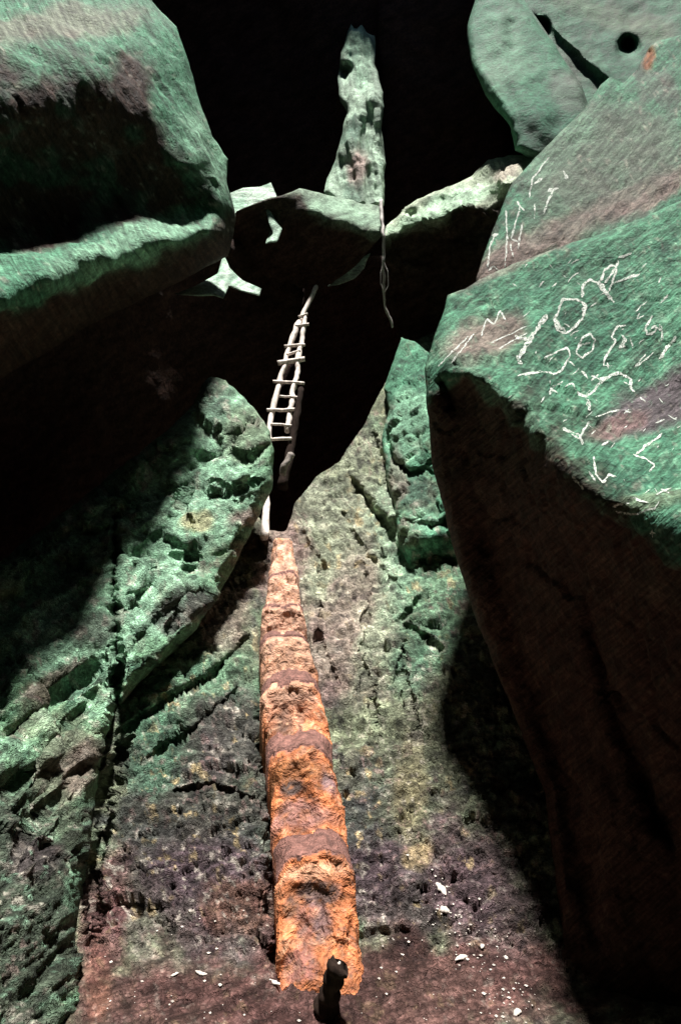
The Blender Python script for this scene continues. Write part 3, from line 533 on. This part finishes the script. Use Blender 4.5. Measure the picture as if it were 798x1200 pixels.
# ================================================================== WRITING SCRATCHED INTO THE ROCK
def z7(p): return (580+p[0]/3.66, 280+p[1]/3.66)
def z6(p): return (490+p[0]/2.59, 240+p[1]/2.59)
def z5(p): return (500+p[0]/2.678, 60+p[1]/2.678)
from mathutils.bvhtree import BVHTree
def ribbon(target, bvh, strokes, width, name, seed):
    """chalky strokes laid 3 mm off the rock, following it"""
    o0 = Vector((0, 0, CAM_Z))
    for si, (w, s) in enumerate(strokes):
        V = []; F = []; sd = seed+si*3
        s = np.array(s, float); L = np.linalg.norm(np.diff(s, axis=0), axis=1).sum(); n = max(4, int(L/1.1)); S = subdiv(s, n)
        for _ in range(3): S[1:-1] = (S[:-2]+2*S[1:-1]+S[2:])/4
        Q = np.c_[S, np.zeros(n)]; S = S+1.1*np.c_[fbm(Q, 8, 3, sd), fbm(Q, 8, 3, sd+4)]
        T = np.gradient(S, axis=0); T /= np.linalg.norm(T, axis=1, keepdims=True)+1e-9; Nn = np.c_[-T[:, 1], T[:, 0]]
        n1 = fbm(Q, 4, 3, sd+8); n2 = fbm(Q, 4, 3, sd+9); prev = None
        for i in range(n):
            end = min(1, 0.35+min(i, n-1-i)*0.3); row = []
            for sg, nz in ((-1, n1[i]), (1, n2[i])):
                hw = 0.72*w*max(0.35, 0.8+1.0*nz)*end
                q = S[i]+sg*Nn[i]*hw; d = Vector((W(q[0], q[1], 1.0)-np.array([0, 0, CAM_Z])).tolist()).normalized()
                h = bvh.ray_cast(o0-target.location, d)
                if h[0] is None: row = None; break
                nn = h[1] if h[1].dot(d) < 0 else -h[1]
                row.append(np.array(h[0]+target.location)+np.array(nn)*0.0015-np.array(d)*0.0015)
            if row is None: continue
            V += row; k = len(V)-2
            if prev is not None: F.append([prev, prev+1, k+1, k])
            prev = k
        if F: mesh_obj(name, V, F, M_CHALK, target)
def bvh_of(o):
    me = o.data; return BVHTree.FromPolygons([v.co.copy() for v in me.vertices], [p.vertices[:] for p in me.polygons])
L7 = [
 [(4.2, [(220, 325), (150, 430), (95, 520)]), (3, [(85, 418), (120, 428), (150, 430)]), (2.5, [(95, 520), (118, 535)])],
 [(2.4, [(365, 265), (390, 290), (375, 340), (340, 380), (300, 405), (265, 390), (252, 345), (275, 300), (290, 262), (340, 255), (365, 268)]), (3, [(250, 345), (275, 370), (300, 400)]), (4, [(380, 290), (378, 315)])],
 [(2.6, [(370, 250), (372, 205), (400, 178), (440, 188), (470, 235), (510, 272)]), (3.4, [(440, 180), (480, 230), (500, 262)]), (2, [(490, 225), (505, 180), (520, 120)])],
 [(2.2, [(455, 180), (465, 138), (500, 115), (520, 120), (525, 80), (545, 76), (585, 62)]), (2, [(500, 195), (540, 178), (575, 165), (620, 150)]), (2, [(470, 190), (500, 150), (520, 125)])],
 [(2, [(210, 510), (310, 465), (320, 505), (290, 560), (250, 580), (200, 570), (130, 580), (95, 590)])],
 [(1.8, [(410, 445), (360, 460), (345, 490), (375, 510), (412, 485), (428, 435), (405, 404), (370, 428), (355, 465)])],
 [(1.8, [(465, 550), (468, 510), (500, 460), (515, 440), (500, 420), (520, 380), (560, 370)]), (1.8, [(482, 530), (482, 556)]), (1.6, [(468, 545), (500, 545)]), (2.6, [(540, 410), (562, 430), (532, 470), (560, 460)]), (1.6, [(580, 430), (590, 470)])],
 [(2, [(675, 330), (645, 380), (650, 412), (685, 400), (690, 372), (668, 385)]), (2, [(700, 365), (715, 400), (715, 440)])],
 [(3.6, [(775, 420), (735, 470), (700, 515)]), (1.8, [(645, 495), (600, 550)]), (1.5, [(680, 490), (600, 550)])],
 [(2.2, [(740, 240), (710, 275)]), (1.3, [(600, 310), (650, 270)]), (2.4, [(708, 165), (700, 190)]), (1.3, [(620, 320), (605, 345), (640, 330)])],
 [(2.4, [(395, 675), (450, 620), (500, 580), (530, 575), (580, 600), (580, 640), (600, 655)]), (3.2, [(340, 660), (390, 675), (405, 740)])],
 [(1.8, [(235, 610), (235, 670)]), (1.8, [(290, 610), (235, 642), (268, 662)]), (1.6, [(300, 635), (330, 620), (340, 640)]), (1.8, [(372, 565), (395, 600)]), (1.6, [(410, 590), (450, 600), (480, 590)])],
 [(3.6, [(290, 810), (360, 850), (370, 885)]), (2.2, [(360, 850), (410, 780)]), (1.5, [(425, 762), (530, 735)]), (2.4, [(455, 885), (490, 865)])],
 [(2.0, [(420, 935), (430, 1010), (460, 1050), (490, 1010), (520, 1020)]), (1.6, [(430, 1040), (400, 1000)])],
 [(2.4, [(600, 925), (660, 880), (715, 835)]), (1.8, [(590, 925), (650, 945), (685, 975), (660, 1000)])],
 [(2, [(330, 1020), (380, 1075)]), (1.6, [(550, 1030), (560, 1040)])]]
B1 = bvh_of(graf)
for i, ss in enumerate(L7): ribbon(graf, B1, [(w, [z7(p) for p in s]) for w, s in ss], 2, 'scratched_stroke', 300+i)
L6 = [[(1.6, [(190, 400), (205, 345), (230, 365), (250, 320), (265, 350)])], [(1.2, [(60, 490), (150, 400)]), (1.2, [(100, 480), (170, 390)]), (1, [(220, 420), (330, 370)]), (1, [(240, 440), (330, 390)])],
      [(1.8, [(711, 985), (711, 1010)]), (1.8, [(703, 996), (720, 996)])], [(2.4, [(590, 915), (640, 905)]), (1.8, [(600, 930), (660, 940), (720, 920)]), (1.5, [(720, 880), (770, 860)]), (1.6, [(650, 890), (700, 905)])]]
for i, ss in enumerate(L6): ribbon(graf, B1, [(w, [z6(p) for p in s]) for w, s in ss], 2, 'scratched_stroke', 340+i)
L5 = [[(2.2, [(282, 470), (305, 500)]), (1.6, [(250, 500), (252, 580), (248, 640), (243, 680)])], [(1.8, [(290, 490), (265, 590), (290, 600)]), (1.6, [(300, 540), (285, 620)])], [(1.4, [(320, 460), (330, 400), (385, 330)]), (2.4, [(335, 415), (362, 398)])],
      [(3.0, [(380, 440), (412, 430)]), (2, [(395, 436), (372, 490), (366, 512)])], [(2.6, [(428, 375), (440, 402)])], [(1.6, [(212, 575), (196, 620), (190, 680)]), (2.6, [(205, 578), (225, 575)])], [(1.4, [(195, 690), (210, 674), (230, 695)])], [(1.6, [(340, 480), (336, 525)]), (1.4, [(262, 600), (270, 645)])]]
rg = random.Random(12); SC = []
for k in range(75):
    x, y = rg.uniform(590, 795), rg.uniform(300, 600)
    if y > 0.72*(x-620)+495 or y < 318-(x-600)*0.38: continue
    a = math.radians(rg.choice((-42, -42, -38, -55, 40))+rg.uniform(-14, 14)); ln = rg.uniform(3, 12)
    SC.append((rg.uniform(0.6, 1.6), [(x, y), (x+ln*0.5*math.cos(a)+rg.uniform(-1, 1), y+ln*0.5*math.sin(a)+rg.uniform(-1, 1)), (x+ln*math.cos(a), y+ln*math.sin(a))]))
ribbon(graf, B1, SC, 2, 'scratch_mark', 900)
B2 = bvh_of(graf2)
for i, ss in enumerate(L5): ribbon(graf2, B2, [(w, [z5(p) for p in s]) for w, s in ss], 2, 'scratched_stroke', 360+i)

# ================================================================== NOTCHED LOG
LE = np.array([(331, 1168), (328, 1120), (322, 1010), (318, 940), (311, 850), (306, 790), (305, 745), (308, 706), (314, 672), (319, 640), (320, 632)], float)
RE = np.array([(430, 1150), (427, 1120), (414, 1010), (402, 940), (388, 850), (374, 790), (364, 745), (356, 706), (350, 672), (345, 640), (344, 632)], float)
def edge_at(E, py): o = np.argsort(E[:, 1]); return np.interp(py, E[o, 1], E[o, 0])
TREADS = [(1003, 974), (880, 858), (806, 791), (747, 738), (709, 703), (673, 669)]         # front lip and back of each tread, in photo rows
def plane_Y(py, off):
    v = (600-py)/FPX; m = (ST+v*CT)/(CT-v*ST)              # 1.6 + mY = 0.66 (Y - 2.5) + off
    return (CAM_Z+0.66*2.5-off)/(0.66-m)
rows = [(1168, 2.34)]
for (a, b) in TREADS: rows.append((a, plane_Y(a, 0.25))); rows.append((b, plane_Y(b, 0.125)))
rows.append((630, plane_Y(630, 0.17)))
rows = np.array(rows)
def log_Y(py):
    return np.interp(-py, -rows[:, 0], rows[:, 1])
pyr = []
for i in range(len(rows)-1):
    n = max(3, int((rows[i, 0]-rows[i+1, 0])/2.2)); pyr += list(np.linspace(rows[i, 0], rows[i+1, 0], n, endpoint=False))
pyr.append(rows[-1, 0]); pyr = np.array(pyr); nr = len(pyr); nc = 34
root = empty('notched_log', (0.0, 2.4, 0.0))
tag(root, 'orange clay-coated log with steps cut into it, leaning up the rock slope', 'log ladder')
V = []; PXs = []; PYs = []; PYe = []
for py in pyr:
    l = edge_at(LE, py); r = edge_at(RE, py); wd = (r-l)/100.0; e1, e2 = fbm(np.array([[py/22.0, 0, 0], [py/22.0, 9, 0]]), 1.0, 3, 66); l += 3.0*wd*e1; r += 4.0*wd*e2
    t = np.linspace(0, 1, nc); q = np.c_[t*3.0, np.full(nc, py/60.0), np.zeros(nc)]
    sh = wd*(13*fbm(q, 1.0, 3, 70)+12*(4*t*(1-t)-0.5)*math.sin(py*0.05+1))*min(1, (1168-py)/40)     # every lip worn to its own curve
    ye = np.clip(py+sh, 630, 1168); y = log_Y(ye)
    p = W(l+(r-l)*t, np.full(nc, py), y); w = p[-1, 0]-p[0, 0]
    p[:, 2] -= 0.2*w*np.abs(2*t-1)**5
    V += list(p); PXs += list(l+(r-l)*t); PYs += [py]*nc; PYe += list(ye)
PYe = np.array(PYe)
V = np.array(V); PXs = np.array(PXs); PYs = np.array(PYs)
gi = np.arange(nr*nc).reshape(nr, nc)
F = np.stack([gi[:-1, :-1], gi[:-1, 1:], gi[1:, 1:], gi[1:, :-1]], -1).reshape(-1, 4)
N = vnormals(V, F)
if N[:, 2].mean() < 0: N = -N; F = F[:, ::-1]
isT = np.zeros(len(V))
for (a, b) in TREADS: jit = 5*fbm(np.c_[PXs, PYs, 0*PXs], 14, 3, 74)*min(1, (a-b)/14); isT = np.maximum(isT, ((PYe+jit < a-1) & (PYe+jit > b+0.5)).astype(float))
h = (0.03*fbm(V, 0.25, 4, 71)+0.012*fbm(V*np.array([1, .45, .45]), 0.08, 4, 72, 'billow')+0.006*fbm(V*np.array([1, .4, .4]), 0.03, 3, 73))*(1-0.6*isT)
off, rnd, gap = cells(V+0.03*np.stack([fbm(V, 0.06, 3, 90+j) for j in range(3)], -1), 0.07, 95)
h += ((rnd[:, 3]-0.5)*0.010+(off*(rnd[:, :3]-0.5)).sum(1)*0.3)*(1-0.85*isT)
V = V+N*h[:, None]
V[:, 1] += 0.03*fbm(np.c_[PXs*0.02, PYs*0.0+PYs*0.01, 0*PXs], 1, 3, 75)
lc = paint(PXs, PYs, (0.5, 0.165, 0.065), [(335, 720, 45, 130, 0, (0.58, 0.34, 0.24), 0.85), (340, 780, 30, 40, 0, (0.56, 0.3, 0.18), 0.5), (345, 920, 16, 12, 0, (0.05, 0.045, 0.045), 0.9), (345, 900, 45, 12, 0, (0.3, 0.13, 0.05), 0.6), (385, 915, 12, 18, 0, (0.2, 0.14, 0.16), 0.8), (350, 955, 50, 18, 0, (0.33, 0.17, 0.15), 0.8),
      (378, 1048, 36, 20, 0, (0.05, 0.04, 0.04), 0.9), (365, 1075, 20, 30, 0, (0.12, 0.07, 0.07), 0.7), (342, 1060, 12, 16, 0, (0.06, 0.045, 0.04), 0.8), (378, 1085, 14, 30, 0, (0.16, 0.1, 0.1), 0.8), (350, 1130, 22, 25, 0, (0.2, 0.1, 0.1), 0.7), (335, 850, 10, 25, 0, (0.08, 0.06, 0.05), 0.7), (370, 1020, 50, 12, 0, (0.6, 0.32, 0.2), 0.7), (350, 815, 30, 6, 0, (0.6, 0.36, 0.26), 0.6)],
      71, mott=[((0.3, 0.1, 0.04), 16, 0.15, 0.8), ((0.58, 0.33, 0.2), 12, 0.34, 0.6), ((0.07, 0.05, 0.045), 13, 0.45, 0.75)], fine=[((0.62, 0.36, 0.22), 6, 0.28, 0.7), ((0.1, 0.06, 0.05), 7, 0.3, 0.8), ((0.4, 0.14, 0.04), 8, 0.25, 0.7)])
TM = np.array((0.22, 0.105, 0.085)); lc = 1.12*lc*(1+0.35*(2*((rnd[:, 3]*3.7) % 1)-1)*(1-isT))[:, None]; isF = isT.copy(); isT = isT*np.clip(0.8+0.5*fbm(np.c_[PXs, PYs, 0*PXs], 10, 3, 76), 0, 1); lc = lc*(1-isT[:, None])+TM*isT[:, None]
# closed body: flanks, ends, underside
bl = np.r_[gi[:, 0], gi[-1, 1:], gi[::-1, -1][1:], gi[0, ::-1][1:-1]]
low = V[bl].copy(); yb = np.clip(low[:, 1], 2.3, None)
low[:, 2] = np.minimum(low[:, 2]-0.05, slope_h(low[:, 0], yb)-0.16); tt = np.clip((low[:, 0]-V[gi[0, 0], 0])/(V[gi[0, -1], 0]-V[gi[0, 0], 0]), 0, 1); low[:, 1] += np.where(np.isin(bl, gi[0]), 0.22*sstep(0.55, 0.75, tt), 0)
nV = len(V); V2 = np.vstack([V, (V[bl]*0.5+low*0.5)+np.array([0, 0.0, 0]), low, low.mean(0)[None]])
FL = F.tolist(); m = len(bl)
for k in range(m):
    k2 = (k+1) % m
    FL.append([int(bl[k]), int(bl[k2]), nV+k2, nV+k]); FL.append([nV+k, nV+k2, nV+m+k2, nV+m+k]); FL.append([nV+m+k, nV+m+k2, nV+2*m])
cc = np.vstack([lc, lc[bl]*0.9, lc[bl]*0.9, lc[:1]])
mesh_obj('log_body', V2, FL, M_CLAY, root, cc)
for (a, b) in TREADS:                                       # trodden mud lying on every tread
    ok = (isF > 0.5) & (np.abs(PYe-(a+b)/2) < (a-b)/2+8)
    fs = F[ok[F].all(1)]
    if len(fs) < 3: continue
    us = np.unique(fs); mp = {int(u): k for k, u in enumerate(us)}; T = V[us].copy()
    T[:, 2] += 0.002+0.012*np.clip(fbm(T, 0.07, 4, 79)+0.5, 0, 1); fl = [[mp[int(x)] for x in q] for q in fs]; ed = {}
    for q in fl:
        for k in range(4):
            e0, e1 = q[k], q[(k+1) % 4]; key = (min(e0, e1), max(e0, e1)); ed[key] = None if key in ed else (e0, e1)
    be = [e for e in ed.values() if e]; bv = sorted({x for e in be for x in e}); bi = {x: len(T)+k for k, x in enumerate(bv)}
    T2 = np.vstack([T, T[bv]-np.array([0, 0, 0.03])]); fl += [[e1, e0, bi[e0], bi[e1]] for e0, e1 in be]
    cols = np.tile(TM, (len(T2), 1))*(1+0.3*fbm(T2, 0.05, 3, 80))[:, None]
    mesh_obj('mud_tread', T2, fl, M_MUD, root, cols)

# ================================================================== PEG, LADDER, POLES, ROOT
B0 = bvh_of(slope)
def ground_pt(px, py):
    d = Vector((W(px, py, 1.0)-np.array([0, 0, CAM_Z])).tolist()).normalized(); h = B0.ray_cast(Vector((0, 0, CAM_Z))-slope.location, d)
    return np.array(h[0]+slope.location)
pb = ground_pt(383, 1184); ptop = W(395, 1131, pb[1]-0.06)
pv, pf = tube(subdiv([pb-np.array([0, 0, 0.05]), pb, ptop], 26), np.linspace(0.046, 0.036, 26)*(1+0.12*np.sin(np.arange(26)*1.1)), 16, 0.022, 5)
k_ = np.arange(16); pv[25*16:26*16] += ((ptop-pb)/np.linalg.norm(ptop-pb))[None]*(0.028*np.sin(k_*2*math.pi/16+0.8)+0.012*np.sin(k_*2.4))[:, None]
peg = mesh_obj('wooden_peg', pv, pf, M_DARKW); tag(peg, 'short dark broken stake standing at the foot of the notched log', 'stake')
ax = (ptop-pb)/np.linalg.norm(ptop-pb); cv, cf = tube(np.array([ptop-ax*0.004+np.array([0.01, 0.01, 0]), ptop+ax*0.006+np.array([0.012, 0.012, 0])]), [0.008, 0.003], 8, 0.008, 8)
mesh_obj('lit_top_sliver', cv, cf, M_PALE, peg)  # pale sliver added as the lit rim of the stake

lad = empty('ladder', W(312, 628, 5.55).tolist()); tag(lad, 'pale weathered wooden ladder leaning up into the dark gap', 'ladder')
def lY(py): return float(np.interp(py, [335, 378, 498, 628], [8.35, 7.95, 6.85, 5.55]))
def path(pts, n): return subdiv([W(a, b, lY(b)) for a, b in pts], n)
for pts, ra in (([(310, 632), (313, 560), (316, 498), (325, 456), (332, 432), (342, 396), (351, 378)], 0.046), ([(337, 505), (340, 480), (347, 441), (354, 399), (358, 372)], 0.042)):
    v, f = tube(path(pts, 40), np.linspace(ra*0.85, ra*0.8, 40), 8, 0.03, int(pts[0][0])); mesh_obj('rail', v, f, M_PALE, lad)
for (a, b), (c, d), r in (((350, 371), (360, 368), .018), ((328, 464), (350, 466), .016), ((317, 497), (343, 499), .018), ((346, 382), (362, 380), .024), ((333, 406), (358, 404), .022), ((336, 416), (352, 411), .02), ((326, 426), (357, 421), .036), ((320, 447), (357, 449), .022), ((313, 481), (346, 480), .024), ((313, 515), (342, 514), .022)):
    v, f = tube(subdiv([W(a, b, lY(b)-0.05), W(c, d, lY(d)-0.05)], 10), r, 7, 0.01, a); mesh_obj('rung', v, f, M_PALE, lad)
v, f = tube(path([(352, 378), (356, 366), (365, 348), (371, 336)], 14), 0.035, 7, 0.012, 3)
po = mesh_obj('pole', v, f, M_PALE); tag(po, 'short pale pole sticking up above the ladder top', 'pole')
v, f = tube(subdiv([W(331, 572, 6.3), W(340, 530, 6.6), W(353, 455, 7.15)], 20), np.linspace(0.06, 0.04, 20), 8, 0.03, 9)
po = mesh_obj('pole', v, f, M_DARKW); tag(po, 'dark rotten pole beside the lower ladder rail', 'pole')
v, f = tube(subdiv([W(331, 556, 6.15), W(334, 545, 6.15), W(341, 532, 6.2)], 10), 0.045, 8, 0.03, 12)
po = mesh_obj('wood_stump', v, f, plain_mat('grey_wood', (0.2, 0.17, 0.15), 0.8, 40, 0.5, 0.6)); tag(po, 'small grey piece of broken wood low beside the ladder', 'wood')

vine = empty('hanging_root', W(449, 262, 8.05).tolist()); tag(vine, 'thin pale root hanging down from the rock bridge', 'root')
v, f = tube(subdiv([W(446, 235, 8.2), W(449, 275, 7.9), W(449, 310, 7.9), W(450, 345, 7.95), W(451, 360, 8.0), W(460, 383, 8.05)], 50), np.linspace(0.03, 0.018, 50), 6, 0.02, 4); mesh_obj('main_root', v, f, M_ROOT, vine)
for j, pts in enumerate(([(449, 310), (446, 320), (446, 332), (449, 340)], [(449, 305), (454, 318), (455, 335), (451, 342)])):
    v, f = tube(subdiv([W(a, b, 7.88) for a, b in pts], 20), 0.007, 5, 0.006, 40+j); mesh_obj('rootlet', v, f, M_ROOT, vine)

# ================================================================== CHIPS ON THE FLOOR
def chip(px, py, size, seed, lab, elong=2.5, ang=0.0):
    c = ground_pt(px, py); rng = np.random.RandomState(seed); n, k = 9, 7
    V = []
    for i in range(n):
        t = i/(n-1)*2-1; rr = math.sqrt(max(0.02, 1-t*t))
        for j in range(k):
            a = 2*math.pi*j/k; q = 1+0.35*rng.uniform(-1, 1)
            x, yv, z = t*size*elong*0.5, 0.5*size*rr*math.cos(a)*q, 0.28*size*rr*math.sin(a)*q+0.15*size*math.sin(t*2+seed)
            V.append((x*math.cos(ang)-yv*math.sin(ang), x*math.sin(ang)+yv*math.cos(ang), z+0.004))
    F = [[i*k+j, i*k+(j+1) % k, (i+1)*k+(j+1) % k, (i+1)*k+j] for i in range(n-1) for j in range(k)]
    F.append(list(range(k))[::-1]); F.append([(n-1)*k+j for j in range(k)])
    o = mesh_obj('pale_chip', np.array(V)+c, F, M_BONE, None); return tag(o, lab, 'chip', 'pale chips on the floor')
chip(516, 1042, 0.035, 1, 'forked white chip at the right edge of the lit slope', 2.8, 1.9)
chip(521, 1068, 0.040, 2, 'largest roundish white chip near the shadow of the scratched boulder', 1.2)
chip(541, 1123, 0.022, 3, 'long thin white sliver lying on the mud at the right', 3.6, 0.6)
chip(322, 1152, 0.018, 4, 'white sliver touching the left foot of the notched log', 3.2, 2.5)
chip(236, 1141, 0.016, 5, 'thin curved white sliver on the mud left of the log', 3.4, 2.8)
chip(205, 1143, 0.012, 6, 'small white sliver farthest left on the mud', 2.6, 0.4)
chip(606, 1188, 0.024, 7, 'pale chip in the bottom right corner of the lit mud', 1.5, 0.4)
chip(565, 1110, 0.018, 8, 'small pale chip close to the shadow edge above the sliver', 1.7, 1.1)
# countless crumbs
rng = np.random.RandomState(3); V = []; F = []
pts = []
while len(pts) < 230:
    if rng.rand() < 0.5: t = rng.rand(); px, py = 505+110*t+rng.randn()*16, 1015+185*t+rng.randn()*22
    else: px, py = rng.uniform(120, 600), rng.uniform(1060, 1198)
    if 300 < px < 440 and py < 1178: continue
    pts.append((px, py))
G = np.array([ground_pt(a, b) for a, b in pts])
for c in G:
    s = 0.0025+0.006*rng.rand()**3; b = len(V)
    for dx, dy, dz in ((1, 0, 0), (-1, 0.3, 0), (0, 1, 0), (0, -1, 0.2), (0, 0, 1), (0, 0, -1)):
        V.append(c+s*np.array([dx, dy, dz*0.6])*rng.uniform(0.6, 1.4)+np.array([0, 0, 0.002]))
    for a1, b1 in ((0, 2), (2, 1), (1, 3), (3, 0)): F.append([b+a1, b+b1, b+4]); F.append([b+b1, b+a1, b+5])
tag(mesh_obj('floor_crumbs', V, F, M_BONE, None, smooth=False), 'scattered pale crumbs on the mud floor', 'crumbs', kind='stuff')
